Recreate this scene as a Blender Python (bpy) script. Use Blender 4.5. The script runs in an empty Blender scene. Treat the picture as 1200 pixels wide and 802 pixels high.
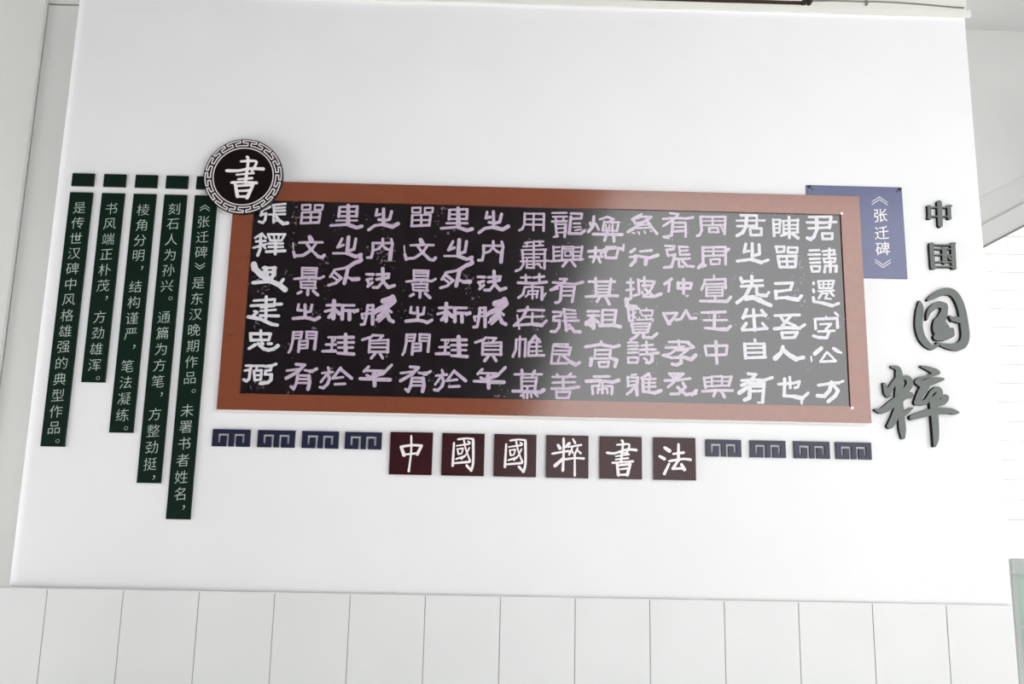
import bpy, bmesh, math, random
from mathutils import Vector, Matrix

sc = bpy.context.scene
COL = sc.collection
EYE = 1.55                      # eye height; the display wall is the plane Y = 0, camera 3.404 m in front of it

# ------------------------------------------------------------------ camera
pitch, yaw, roll = 0.16987633, -0.01522935, -0.02003147
cr, sr, cp, sp, cy, sy = math.cos(roll), math.sin(roll), math.cos(pitch), math.sin(pitch), math.cos(yaw), math.sin(yaw)
R = Matrix(((cy, -sy, 0), (sy, cy, 0), (0, 0, 1))) @ Matrix(((1, 0, 0), (0, cp, -sp), (0, sp, cp))) @ Matrix(((cr, 0, sr), (0, 1, 0), (-sr, 0, cr)))
right, fwd, up = R @ Vector((1, 0, 0)), R @ Vector((0, 1, 0)), R @ Vector((0, 0, 1))
cam = bpy.data.cameras.new('camera')
cam.sensor_width = 36; cam.lens = 950 / 1200 * 36; cam.clip_start = 0.05
camo = bpy.data.objects.new('camera', cam); COL.objects.link(camo)
M4 = Matrix((right, up, -fwd)).transposed().to_4x4(); M4.translation = (0, -3.404, EYE)
camo.matrix_world = M4
sc.camera = camo

# ------------------------------------------------------------------ sky, exposure
world = bpy.data.worlds.new('overcast_sky'); sc.world = world; world.use_nodes = True
bg = world.node_tree.nodes['Background']
bg.inputs[0].default_value = (0.98, 0.983, 0.985, 1); bg.inputs[1].default_value = 2.42
sun = bpy.data.lights.new('sun', 'SUN'); sun.energy = 16.0; sun.angle = .09; sun.color = (.99, .99, 1)
suno = bpy.data.objects.new('sun', sun); COL.objects.link(suno)           # from the left, grazing the wall: it falls on the ground outside
suno.rotation_euler = Vector((.83, -.05, -.55)).to_track_quat('-Z', 'Y').to_euler(); suno.location = (-8, -6, 9)
sc.view_settings.view_transform = 'Standard'; sc.view_settings.look = 'None'
sc.view_settings.gamma = 1; sc.view_settings.use_curve_mapping = False
sc.view_settings.exposure = 0.37

# ------------------------------------------------------------------ materials
def lin(c):
    return tuple((v / 255 / 12.92 if v <= 10 else ((v / 255 + .055) / 1.055) ** 2.4) for v in c) + (1,)

def mat(name, rgb, rough=.6, spec=.5, vary=.0, scale=6, speck=None, bump=0, stretch=(1, 1, 1)):
    m = bpy.data.materials.new(name); m.use_nodes = True
    nt = m.node_tree; b = nt.nodes['Principled BSDF']; L = nt.links.new
    c = lin(rgb); b.inputs['Base Color'].default_value = c
    b.inputs['Roughness'].default_value = rough; b.inputs['Specular IOR Level'].default_value = min(spec, 1)
    if spec > 1: b.inputs['IOR'].default_value = spec
    if vary or speck or bump:
        tc = nt.nodes.new('ShaderNodeTexCoord'); mp = nt.nodes.new('ShaderNodeMapping'); L(tc.outputs['Object'], mp.inputs[0])
        mp.inputs['Scale'].default_value = stretch
        out = None
        if vary:
            n = nt.nodes.new('ShaderNodeTexNoise'); n.inputs['Scale'].default_value = scale; n.inputs['Detail'].default_value = 6
            L(mp.outputs[0], n.inputs['Vector'])
            r = nt.nodes.new('ShaderNodeValToRGB'); r.color_ramp.elements[0].position = .3; r.color_ramp.elements[1].position = .7
            r.color_ramp.elements[0].color = tuple(v * (1 - vary) for v in c[:3]) + (1,)
            r.color_ramp.elements[1].color = tuple(min(1, v * (1 + vary)) for v in c[:3]) + (1,)
            L(n.outputs['Fac'], r.inputs[0]); out = r.outputs[0]
        if speck:
            n = nt.nodes.new('ShaderNodeTexNoise'); n.inputs['Scale'].default_value = speck[0]; n.inputs['Detail'].default_value = 3
            L(mp.outputs[0], n.inputs['Vector'])
            n2 = nt.nodes.new('ShaderNodeTexNoise'); n2.inputs['Scale'].default_value = speck[0] / 9
            L(mp.outputs[0], n2.inputs['Vector'])
            mu = nt.nodes.new('ShaderNodeMath'); mu.operation = 'MULTIPLY'; L(n.outputs['Fac'], mu.inputs[0]); L(n2.outputs['Fac'], mu.inputs[1])
            r = nt.nodes.new('ShaderNodeValToRGB'); r.color_ramp.elements[0].position = speck[1]; r.color_ramp.elements[1].position = speck[1] + .06
            L(mu.outputs[0], r.inputs[0])
            mx = nt.nodes.new('ShaderNodeMixRGB'); L(r.outputs[0], mx.inputs[0])
            if out: L(out, mx.inputs[1])
            else: mx.inputs[1].default_value = c
            mx.inputs[2].default_value = lin(speck[2]); out = mx.outputs[0]
        if out: L(out, b.inputs['Base Color'])
        if bump:
            n = nt.nodes.new('ShaderNodeTexNoise'); n.inputs['Scale'].default_value = 40; n.inputs['Detail'].default_value = 4
            L(mp.outputs[0], n.inputs['Vector'])
            bp = nt.nodes.new('ShaderNodeBump'); bp.inputs['Strength'].default_value = bump; bp.inputs['Distance'].default_value = .01
            L(n.outputs['Fac'], bp.inputs['Height']); L(bp.outputs[0], b.inputs['Normal'])
    return m

M = dict(
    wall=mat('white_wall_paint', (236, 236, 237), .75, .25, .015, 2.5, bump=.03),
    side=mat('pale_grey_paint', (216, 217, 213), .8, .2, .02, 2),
    tile=mat('white_wall_tile', (226, 227, 226), .5, .3, .02, 3),
    grout=mat('grey_grout', (168, 168, 164), .9, .1),
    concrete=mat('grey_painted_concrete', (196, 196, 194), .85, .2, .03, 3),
    slab=mat('darkened_ceiling_slab', (94, 94, 94), .9, .1, .08, 3),  # darkened for the unseen ceiling front, to hold down bounce
    edge=mat('shaded_soffit_edge', (120, 118, 114), .8, .2),  # shade of the flight's underside, put into the colour
    fartile=mat('glazed_white_tile', (236, 236, 236), .4, .4),
    fargrout=mat('pale_grout', (158, 158, 158), .9, .1),
    trim=mat('cream_trim_paint', (230, 229, 223), .7, .3, .02, 4),
    floor=mat('pale_concrete_floor', (212, 212, 212), .7, .3, .06, 2),
    back=mat('dark_occluder', (62, 52, 52), .9, .1, .1, 1),  # for the unseen occluder behind the camera
    pvc=mat('white_pvc_board', (240, 238, 232), .5, .4),
    copper=mat('copper_brown_film', (131, 72, 49), .16, 1.55, .05, 30, speck=(26, .40, (96, 62, 46))),
    rubbing=mat('black_rubbing_print', (19, 15, 20), .17, 1.55, .5, 14, speck=(70, .37, (112, 104, 112))),
    ink=mat('lavender_white_print', (190, 174, 192), .2, .6, .10, 55),
    ink3=mat('pale_lavender_print', (202, 190, 204), .2, .6, .10, 55),
    ink2=mat('white_print', (216, 214, 220), .2, .6, .08, 55),
    green=mat('dark_green_acrylic', (12, 34, 24), .4, .15, .05, 8),
    greencap=mat('dark_green_block', (12, 32, 24), .4, .2),
    greenink=mat('pale_green_white_lettering', (184, 198, 189), .4, .4),
    black=mat('black_brown_acrylic', (19, 12, 13), .3, .3),
    white=mat('white_lettering', (240, 234, 234), .4, .4),
    disc=mat('white_line_print', (226, 222, 222), .4, .4),
    brown=mat('dark_maroon_acrylic', (54, 22, 26), .24, .3, .12, 10, stretch=(1, 1, 8)),
    navy=mat('navy_foam_block', (19, 25, 54), .4, .5, .05, 20),
    blue=mat('slate_blue_acrylic', (84, 90, 128), .2, .7, .04, 8),
    nail=mat('black_nail', (25, 24, 28), .4, .5),
    grey=mat('dark_slate_face', (98, 104, 100), .45, .5, .05, 60),
    greyside=mat('black_foam_edge', (24, 26, 25), .8, .2),
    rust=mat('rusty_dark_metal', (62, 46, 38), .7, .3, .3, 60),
    cable=mat('grey_cable', (128, 126, 120), .6, .3),
    frame=mat('grey_window_frame', (150, 154, 150), .5, .4),
    glass=mat('greenish_window_glass', (140, 156, 145), .12, .5, .06, 2),
)

# ------------------------------------------------------------------ helpers (x, depth toward viewer, height relative to the eye line)
ORG = {}
def thing(name, label, cat, loc, group=None):
    o = bpy.data.objects.new(name, None); o.empty_display_size = .05
    o.location = loc; COL.objects.link(o); ORG[o] = Vector(loc)
    o['label'] = label; o['category'] = cat
    if group: o['group'] = group
    return o

def obj(name, geo, m, parent=None, label=None, cat=None, group=None, kind=None, origin=None):
    vs, fs = geo[0], geo[1]
    if origin is None:
        lo = [min(v[i] for v in vs) for i in range(3)]; hi = [max(v[i] for v in vs) for i in range(3)]
        origin = ((lo[0] + hi[0]) / 2, hi[1], lo[2]) if parent is None else tuple((a + b) / 2 for a, b in zip(lo, hi))
    og = Vector(origin)
    me = bpy.data.meshes.new(name)
    me.from_pydata([tuple(Vector(v) - og) for v in vs], [], fs)
    for mm in (m if isinstance(m, (list, tuple)) else (m,)): me.materials.append(mm)
    if len(geo) > 2:
        for p, i in zip(me.polygons, geo[2]): p.material_index = i
    bm = bmesh.new(); bm.from_mesh(me); bmesh.ops.recalc_face_normals(bm, faces=bm.faces); bm.to_mesh(me); bm.free()
    o = bpy.data.objects.new(name, me); COL.objects.link(o)
    if parent: o.parent = parent; o.location = og - ORG[parent]
    else: o.location = og
    ORG[o] = og
    if label: o['label'] = label
    if cat: o['category'] = cat
    if group: o['group'] = group
    if kind: o['kind'] = kind
    return o

def join(*gs):
    vs, fs, mi = [], [], []
    for g in gs:
        n = len(vs); vs += g[0]; fs += [tuple(i + n for i in f) for f in g[1]]
        mi += list(g[2]) if len(g) > 2 else [0] * len(g[1])
    return vs, fs, mi

def box(x0, x1, y0, y1, z0, z1, i=0):
    v = [(x, y, z) for x in (x0, x1) for y in (y0, y1) for z in (z0, z1)]
    f = [(0, 1, 3, 2), (4, 6, 7, 5), (0, 4, 5, 1), (2, 3, 7, 6), (0, 2, 6, 4), (1, 5, 7, 3)]
    return v, f, [i] * 6

def prism(pts, y0, y1, front=0, side=0):           # pts (x, z) around; y1 the face nearer the viewer
    n = len(pts)
    v = [(x, y0, z) for x, z in pts] + [(x, y1, z) for x, z in pts]
    f = [tuple(range(n)), tuple(range(n, 2 * n))] + [(i, (i + 1) % n, n + (i + 1) % n, n + i) for i in range(n)]
    return v, f, [side, front] + [side] * n

def chamfer_box(x0, x1, y0, y1, z0, z1, c=.0015, i=0):   # y1 = front face, with a small chamfer round it
    v = [(x0, y0, z0), (x1, y0, z0), (x1, y0, z1), (x0, y0, z1),
         (x0, y1 + c, z0), (x1, y1 + c, z0), (x1, y1 + c, z1), (x0, y1 + c, z1),
         (x0 + c, y1, z0 + c), (x1 - c, y1, z0 + c), (x1 - c, y1, z1 - c), (x0 + c, y1, z1 - c)]
    f = [(0, 1, 2, 3), (8, 9, 10, 11)]
    for a in (0, 4):
        f += [(a + k, a + (k + 1) % 4, a + 4 + (k + 1) % 4, a + 4 + k) for k in range(4)]
    return v, f, [i] * len(f)

def capsule(p, q, rp, rq, n=5):                    # outline of two discs joined by their tangents
    dx, dz = q[0] - p[0], q[1] - p[1]; a = math.atan2(dz, dx)
    o = []
    for k in range(n + 1):
        t = a + math.pi / 2 + math.pi * k / n; o.append((p[0] + rp * math.cos(t), p[1] + rp * math.sin(t)))
    for k in range(n + 1):
        t = a - math.pi / 2 + math.pi * k / n; o.append((q[0] + rq * math.cos(t), q[1] + rq * math.sin(t)))
    return o

def strokes(s):
    out = []
    for part in s.split(';'):
        v = [int(k) / 1e4 for k in part.split()]
        out.append([(v[i], v[i + 1], v[i + 2]) for i in range(0, len(v), 3)])
    return out

def smooth(pts, n=5):
    if len(pts) < 3: return pts
    P = [pts[0]] + pts + [pts[-1]]; o = []
    for i in range(1, len(P) - 2):
        for k in range(n):
            t = k / n
            o.append(tuple(.5 * (2 * P[i][j] + (P[i + 1][j] - P[i - 1][j]) * t + (2 * P[i - 1][j] - 5 * P[i][j] + 4 * P[i + 1][j] - P[i + 2][j]) * t * t
                           + (3 * P[i][j] - P[i - 1][j] - 3 * P[i + 1][j] + P[i + 2][j]) * t ** 3) for j in range(3)))
    return o + [pts[-1]]

rng = random.Random(7)
def glyph(key, y0, y1, curve=False, dx=0, front=0, side=0, n=5, rnd=None):
    gs = []
    for s in strokes(GLYPH[key]):
        s = [(x + dx, z + EYE, w) for x, z, w in s]
        if curve: s = smooth(s)
        m = len(s)
        for i in range(m - 1):
            a, b = s[i], s[i + 1]
            ra, rb = a[2] / 2, b[2] / 2
            if curve and m > 2 and not side:       # brush pressure: fuller at both ends of a stroke, pointed at its tip
                ta, tb = i / (m - 1), (i + 1) / (m - 1)
                ra *= .86 + .9 * (ta - .5) ** 2; rb *= .86 + .9 * (tb - .5) ** 2
                if i == 0: ra *= .7
            elif curve and not side: ra *= .85; rb *= 1.1
            if not curve and not side:             # ink edge of a stone rubbing: slightly uneven
                ra *= rng.uniform(.86, 1.06); rb *= rng.uniform(.92, 1.12)
            gs.append(prism(capsule(a, b, ra, rb, n), y0, y1 - 2e-5 * len(gs), front, side))   # brush layers build up by a hair, stroke over stroke
    return join(*gs)

THIN = -.012
def printed(ch, x, z, size, y0, y1, shear=.09, thin=THIN):    # one small printed character, centred at (x, z)
    cu = bpy.data.curves.new('ch', 'FONT'); cu.body = ch; cu.size = size; cu.resolution_u = 3; cu.offset = thin * size
    to = bpy.data.objects.new('ch', cu); COL.objects.link(to)
    bpy.context.view_layer.update()
    me = bpy.data.meshes.new_from_object(to.evaluated_get(bpy.context.evaluated_depsgraph_get()))
    bpy.data.objects.remove(to); bpy.data.curves.remove(cu)
    vs = [v.co.copy() for v in me.vertices]; fs = [tuple(p.vertices) for p in me.polygons]
    bpy.data.meshes.remove(me)
    if not vs: return None
    lo, hi = min(v.x for v in vs), max(v.x for v in vs)
    lz, hz = min(v.y for v in vs), max(v.y for v in vs)
    cx, cz = (lo + hi) / 2, (lz + hz) / 2
    V = [(x + (v.x - cx), y1, z + (v.y - cz) + shear * (v.x - cx)) for v in vs]
    # give the print a hair of thickness: border edges dropped back to the board
    from collections import Counter
    cnt = Counter(); d = {}
    for f in fs:
        for i in range(len(f)):
            e = (f[i], f[(i + 1) % len(f)]); k = tuple(sorted(e)); cnt[k] += 1; d[k] = e
    n = len(V); V2 = V + [(a, y0, c) for a, b, c in V]
    F = list(fs)
    for k, c in cnt.items():
        if c == 1: a, b = d[k]; F.append((a, b, b + n, a + n))
    return V2, F

def line(pts, w, y0, y1, n=3):
    return join(*[prism(capsule(a, b, w / 2, w / 2, n), y0, y1 - (i % 9) * 2e-5) for i, (a, b) in enumerate(zip(pts, pts[1:]))])

GLYPH = {
'p1,1':'-9982 11591 106 -9434 11663 106;-9918 11457 106 -9442 11500 106;-9891 11334 106 -9433 11362 106;-9946 11592 106 -9882 11207 106;-10118 11163 106 -9422 11200 106;-9915 11149 106 -9891 10803 106;-9894 10842 106 -9699 10943 106;-9821 11113 151 -9659 10905 151 -9466 10768 151 -9285 10800 151;-10087 11511 113 -10407 11348 113 -10464 11115 113 -10232 11217 113 -10266 10909 113 -10349 10784 113 -10517 10833 113',
'p1,2':'-10629 10096 106 -10351 10301 106 -10172 10108 106;-10581 9945 106 -10181 9974 106;-10670 9658 106 -10152 9823 106;-10399 10216 128 -10374 9608 128 -10463 9322 128;-10375 9874 106 -10158 9651 106;-10092 10270 106 -9361 10288 106;-10093 10281 106 -9963 9999 106;-9362 10300 106 -9489 10011 106 -9963 9999 106;-9854 10268 91 -9782 10022 91;-9616 10274 91 -9636 10026 91;-10064 9863 106 -9425 9879 106;-10016 9712 106 -9415 9727 106;-9744 10004 121 -9721 9397 121;-10110 9493 128 -9312 9559 128',
'p1,3':'-10597 8922 264 -10547 8735 264 -10218 8443 264 -9990 8298 264;-10206 8781 113 -9661 8787 113;-10115 8783 189 -9974 8336 189;-9716 8793 189 -9713 8493 189 -9844 8283 189;-10575 8116 170 -9909 8188 170 -9467 8086 170;-9801 8191 227 -9465 8049 227 -9198 7850 227;-9300 8296 151 -9431 8087 151;-10192 8593 113 -9684 8606 113',
'p1,4':'-10481 7336 106 -9602 7412 106;-10591 7111 128 -9300 7216 128;-9602 7412 106 -9601 7134 106 -10172 7047 106;-10161 6899 106 -9535 6962 106;-10165 6696 128 -9391 6696 128;-9971 7515 136 -9922 6573 136;-10429 6874 128 -10301 6840 128 -10485 6652 128;-10663 6629 151 -10154 6549 151 -9672 6339 151 -9418 6301 151',
'p2,3':'-8535 8822 102 -8509 8409 102;-8535 8822 102 -7898 8819 102 -7928 8424 102;-8492 8710 83 -7964 8716 83;-8483 8579 91 -7975 8592 91;-8474 8429 102 -7929 8442 102;-8830 8327 113 -8254 8397 113 -7743 8372 113 -7586 8470 113;-8182 8417 102 -8212 8304 102;-8551 8221 102 -8517 7960 102;-8570 8221 102 -7917 8244 102;-7935 8236 102 -7936 7955 102;-8488 8080 83 -7981 8093 83;-8516 7953 102 -7899 7945 102;-8224 7911 136 -8225 7650 136;-8645 7696 128 -8505 7774 128;-8001 7823 128 -7790 7642 128',
'p2,4':'-8578 7214 121 -8598 6973 121 -8417 6959 121;-8306 7202 136 -8272 6667 136;-8017 7209 121 -8054 6930 121 -8250 6882 121;-8772 6600 143 -8290 6659 143 -8035 6617 143 -7869 6558 143 -7678 6673 143',
'p1,5':'-10521 5916 128 -10481 5625 128;-10520 5909 128 -9678 5918 128;-9678 5918 128 -9732 5661 128 -10482 5632 128;-10100 6054 136 -10073 5671 136;-10527 5278 151 -10289 5440 151;-10167 5486 159 -9919 5274 159 -9701 5224 159 -9491 5283 159 -9339 5414 159;-10028 5544 113 -9951 5473 113;-9756 5496 128 -9613 5499 128',
'p1,6':'-10615 4544 106 -10384 4550 106 -10408 4394 106;-10635 4335 106 -10424 4376 106;-10422 4340 128 -10432 3998 128 -10531 3895 128 -10659 3950 128;-10507 4536 106 -9868 4550 106;-10134 4544 106 -10175 4363 106;-10261 4325 121 -10198 3949 121;-10261 4332 106 -9943 4361 106 -9951 3973 106 -10197 3938 106;-10194 4147 91 -9965 4163 91;-9795 4527 128 -9548 4557 128 -9358 4641 128;-9545 4521 106 -9571 4377 106 -9782 4343 106;-9764 4343 106 -9789 4192 106 -9505 4191 106;-9522 4190 159 -9524 3964 159 -9641 3854 159 -9939 3811 159',
'p2,5':'-8716 6013 121 -8727 5629 121 -8793 5263 121 -8857 5153 121;-8716 6013 102 -8358 6032 102;-8358 6032 102 -8395 5764 102;-8708 5885 83 -8386 5904 83;-8699 5750 91 -8395 5757 91;-8180 6044 102 -7748 6036 102;-7748 6036 128 -7794 5315 128;-8162 6044 102 -8162 5770 102;-8152 5898 83 -7830 5905 83;-8162 5762 91 -7822 5770 91;-8442 5646 121 -8455 5180 121;-8440 5628 102 -8101 5654 102;-8101 5654 113 -8101 5352 113;-8448 5471 91 -8110 5497 91;-8457 5325 102 -8101 5352 102',
'p2,6':'-8520 4646 136 -8162 4625 136;-8180 4617 136 -8429 4330 136 -8891 4050 136;-8894 4374 113 -8294 4452 113;-8149 4408 113 -7933 4370 113;-7933 4370 166 -7826 4372 166;-7826 4379 128 -7654 4473 128;-8419 4186 128 -8467 3826 128 -8560 3609 128 -8665 3696 128;-8419 4179 113 -7956 4178 113;-7956 4178 151 -7902 3874 151 -7957 3622 151;-8409 4025 98 -7947 4035 98;-8416 3863 98 -7937 3873 98',
'p2,1':'-8712 11624 91 -8699 11419 91;-8712 11624 91 -8345 11645 91 -8350 11440 91;-8699 11412 91 -8350 11429 91;-8160 11639 91 -8155 11434 91;-8160 11639 91 -7809 11648 91 -7834 11442 91 -8154 11418 91;-8692 11296 106 -8698 10815 106;-8692 11296 91 -7902 11336 91;-7900 11317 113 -7946 10853 113;-8715 10803 113 -7947 10861 113;-8305 11306 98 -8295 10844 98;-8695 11065 91 -7942 11092 91',
'p2,2':'-8292 10194 204 -8208 10024 204;-8715 9935 113 -8205 9967 113 -7729 9971 113;-8422 9923 128 -8223 9662 128 -7873 9330 128;-7873 9330 143 -7708 9304 143 -7622 9404 143;-7984 9954 128 -8184 9625 128 -8533 9370 128 -8860 9343 128;-8945 9530 128 -8876 9305 128;-8988 9909 60 -8960 9644 60',
'p3,1':'-7085 11570 128 -7098 11145 128;-7067 11578 106 -6312 11629 106;-6319 11621 128 -6333 11184 128;-7110 11368 98 -6337 11396 98;-7117 11164 106 -6325 11184 106;-6720 11657 189 -6676 10848 189;-7199 10969 98 -6297 10992 98;-7424 10733 128 -6674 10809 128;-6673 10790 166 -6299 10666 166 -6081 10740 166',
'p3,2':'-6896 10153 128 -7076 9767 128 -6826 9880 128;-6625 10236 166 -6648 9512 166;-6309 10168 136 -6359 9709 136 -6556 9628 136;-7244 9497 98 -6641 9512 98;-6641 9512 159 -6268 9370 159 -6053 9470 159;-6087 9412 166 -6041 9224 166 -6326 9085 166 -6571 8890 166;-6571 8890 113 -6823 8827 113 -7076 8783 113',
'p4,1':'-5455 11516 128 -5498 11244 128 -5316 11299 128;-5179 11543 143 -5149 10887 143;-4823 11436 136 -4900 11086 136 -5100 11023 136 -5360 11055 136;-5779 10583 136 -5531 10781 136 -5165 10848 136;-5165 10848 181 -4755 10744 181 -4522 10896 181',
'p4,2':'-5773 9344 128 -5608 9348 128 -5550 9653 128 -5566 9996 128;-5566 9996 113 -4723 10017 113;-4785 10187 121 -4721 9979 121 -4777 9597 121;-4766 9749 166 -4800 9293 166;-5154 10197 128 -5143 9968 128;-5143 9968 106 -5298 9755 106 -5442 9694 106;-5139 9892 113 -4967 9744 113 -4744 9681 113',
'p3,3':'-7166 8762 106 -6571 8890 106;-7146 8744 121 -7312 8458 121;-7160 8668 128 -6837 8413 128 -7078 8182 128 -7363 8082 128;-7203 8460 98 -7051 8351 98;-6570 8871 166 -6697 8184 166;-6584 8457 121 -6361 8368 121;-6361 8368 174 -6108 8393 174;-6679 8868 136 -6396 9026 136 -6074 9166 136',
'p4,3':'-5772 8608 128 -5480 8604 128;-5742 8357 128 -5526 8419 128;-5691 8073 128 -5511 8250 128;-5725 8384 113 -5653 8187 113;-5092 8870 174 -5047 8306 174;-5334 8600 128 -4807 8643 128;-4826 8643 136 -4837 8481 136 -5325 8394 136;-5471 8034 128 -5253 8039 128 -5030 8337 128;-5047 8306 151 -4817 8050 151 -4566 8142 151',
'p3,4':'-7385 7206 136 -6844 7237 136;-7088 7398 196 -7082 6658 196;-7441 6938 128 -7121 7027 128;-7069 7065 174 -6822 6849 174;-7115 6916 151 -7265 6691 151;-6717 7222 128 -6229 7233 128;-6717 7222 166 -6702 6630 166;-6650 7001 136 -6072 6996 136;-6414 6969 166 -6395 6619 166;-6213 6937 128 -6073 7033 128',
'p4,4':'-5650 7247 121 -5696 6727 121 -5753 6424 121 -5890 6409 121;-5650 7247 106 -5433 7252 106;-5433 7252 151 -5411 6439 151;-5659 7054 106 -5442 7059 106;-5884 6863 106 -5416 6911 106;-5884 6863 113 -5839 6687 113;-5007 7448 264 -4650 7568 264;-4617 7644 227 -4536 7459 227 -4850 7192 227;-4818 7267 227 -5171 7073 227;-5207 7072 189 -5346 6958 189;-5193 6776 121 -4811 7118 121;-5258 6627 113 -4876 6969 113;-5146 6556 113 -4905 6801 113;-4840 6970 166 -4699 6640 166 -4540 6563 166;-4847 7118 128 -4641 6974 128',
'p3,5':'-7233 5828 106 -6910 5835 106;-7071 5831 106 -7075 5266 106;-7322 5515 106 -6910 5525 106;-7449 5228 136 -6913 5251 136;-6941 5743 76 -7007 5650 76;-6820 5830 136 -6192 5852 136;-6522 5972 174 -6478 5170 174;-6825 5610 113 -6163 5633 113;-6796 5400 106 -6187 5413 106;-6800 5163 136 -6136 5134 136',
'p4,5':'-5809 5751 113 -5439 5887 113 -5370 5962 113;-5370 5962 102 -4938 5954 102 -5075 5815 102;-5487 5776 121 -5496 5229 121;-5466 5722 102 -4714 5776 102;-4714 5776 121 -4725 5246 121;-5425 5606 83 -4761 5629 83;-5417 5442 91 -4735 5457 91;-5497 5247 113 -4690 5265 113;-5225 5199 128 -5394 4977 128;-5046 5203 128 -4911 4988 128',
'p3,6':'-7176 4538 113 -7133 4413 113;-7412 4298 106 -6969 4355 106;-7246 4212 106 -7443 3920 106;-7179 4286 128 -7088 4072 128 -7154 3855 128 -7322 3679 128 -7465 3704 128;-6658 4532 121 -6954 4093 121;-6656 4496 136 -6171 4110 136;-6954 4085 106 -6530 4149 106;-6851 3843 113 -6426 3871 113',
'p4,6':'-5483 4612 128 -5670 4409 128;-5582 4447 113 -4903 4444 113;-4903 4444 136 -5264 4141 136;-5537 4250 136 -5280 4112 136;-5291 4328 106 -5280 4112 106;-4522 4706 136 -4863 4337 136 -5214 4221 136;-5223 4401 166 -5195 3826 166;-5814 4100 136 -5208 4095 136;-5207 4077 174 -4565 4084 174',
'p8,1':'960 11509 106 950 11006 106 861 10792 106 733 10731 106;961 11490 94 1797 11504 94;1797 11504 106 1789 10739 106;1351 11500 98 1344 10747 98;965 11238 83 1782 11252 83;932 10998 94 1785 11008 94',
'p8,2':'983 10173 83 1315 10220 83;1389 10241 83 1777 10251 83;1086 10202 98 1067 10011 98;1610 10273 106 1649 10121 106;912 10007 83 1779 10078 83;841 9845 91 1911 9891 91;1371 10210 106 1388 9068 106;918 9664 83 1876 9699 83;994 9513 76 1620 9540 76;832 9338 91 2027 9398 91;879 9815 106 944 9208 106 820 8997 106 619 8905 106;1856 9878 106 1848 9041 106;1073 9211 76 1661 9237 76;1076 9060 83 1406 9068 83;1088 9440 83 1083 9060 83;1551 9261 98 1719 9076 98',
'p8,3':'845 8620 106 1266 8641 106;1044 8738 113 1068 8418 113;1376 8633 106 1834 8693 106;1631 8790 113 1636 8451 113;721 8391 128 1380 8377 128 1947 8451 128;1017 8210 113 949 7890 113 751 7728 113;1017 8202 98 1346 8229 98 1767 8209 98;1767 8209 128 1756 7685 128;1345 8293 98 1348 8087 98;1756 7685 83 1917 7958 83;1166 8007 91 1168 7895 91 1060 7788 91;1166 8037 76 1605 8055 76;1367 8050 91 1354 7712 91;1568 8054 91 1536 7762 91;1241 7897 68 1534 7904 68',
'p8,4':'743 7157 113 1216 7217 113 1854 7210 113;1159 7335 136 967 6884 136 592 6513 136;710 6971 83 812 6381 83;1039 6897 106 1839 6942 106;1364 7079 113 1353 6597 113;682 6537 121 1407 6598 121;1407 6591 166 1771 6562 166;1771 6562 121 1968 6759 121',
'p8,5':'694 5919 113 684 5479 113 564 5184 113;694 5919 98 1092 5939 98;1092 5939 98 1068 5195 98;854 6051 106 834 5190 106;1238 5821 121 1212 5228 121;1488 6084 136 1240 5711 136;1506 6048 121 1672 5897 121;1293 5804 83 1727 5825 83;1296 5621 83 1747 5642 83;1299 5427 83 1786 5449 83;1212 5235 121 1879 5265 121;1562 5939 106 1572 5261 106',
'p8,6':'650 4423 106 1153 4445 106 1800 4449 106;952 4611 128 992 4395 128;1492 4587 128 1405 4404 128;939 4321 121 968 3745 121;940 4285 98 1586 4310 98;1586 4310 121 1505 3757 121;1015 4135 83 1552 4154 83;1000 3936 91 1520 3955 91;592 3719 128 1094 3712 128;1094 3712 159 1738 3690 159 1880 3794 159;1198 3894 113 1198 3445 113;1094 3676 98 936 3529 98;1326 3717 98 1376 3485 98;1452 3684 98 1633 3526 98;1022 3710 98 1055 3442 98',
'p9,1':'2150 11552 91 2783 11576 91;2190 11378 91 2803 11402 91;2283 11369 91 2340 11197 91;2673 11379 91 2619 11204 91;2155 11165 106 2786 11200 106;2305 11060 113 2366 10484 113;2323 11042 91 2750 11053 91;2750 11053 128 2700 10481 128;2362 10857 76 2715 10890 76;2364 10657 76 2716 10697 76;2237 10462 91 2421 10524 91;2970 11554 113 3454 11547 113 3425 11341 113 2971 11310 113;2971 11406 128 2909 10671 128;2884 10640 136 3422 10653 136 3569 10784 136;3085 11100 83 3382 11108 83;3086 10926 76 3383 10953 76;3161 10793 76 3421 10838 76',
'p9,2':'2223 10040 106 2248 9411 106;2242 9995 87 2500 10020 87;2244 9811 87 2502 9829 87;2246 9613 87 2504 9639 87;2611 10050 106 2598 9477 106;2611 10031 87 3073 10054 87;3073 10061 106 3077 9489 106;2724 9842 76 2982 9849 76 2966 9639 76 2744 9633 76 2724 9842 76;2649 9936 68 3019 9945 68;3148 10017 87 3462 10044 87;3149 9826 87 3444 9841 87;3150 9636 87 3445 9651 87;3480 10072 113 3391 9459 113;2120 9378 113 2801 9452 113 3502 9500 113;2838 9426 128 2638 9167 128;2985 9449 121 3172 9188 121',
'p9,3':'2514 8596 113 2808 8604 113 2626 8418 113 2153 8114 113;2222 8439 113 3177 8387 113;3177 8387 128 3507 8485 128;2135 8106 136 2408 8195 136;2591 8305 128 2560 7704 128 2470 7571 128 2342 7557 128;2628 8268 106 3159 8273 106;3159 8273 113 3054 7604 113;2629 8073 83 3124 8092 83;2613 7866 98 3107 7885 98',
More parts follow.
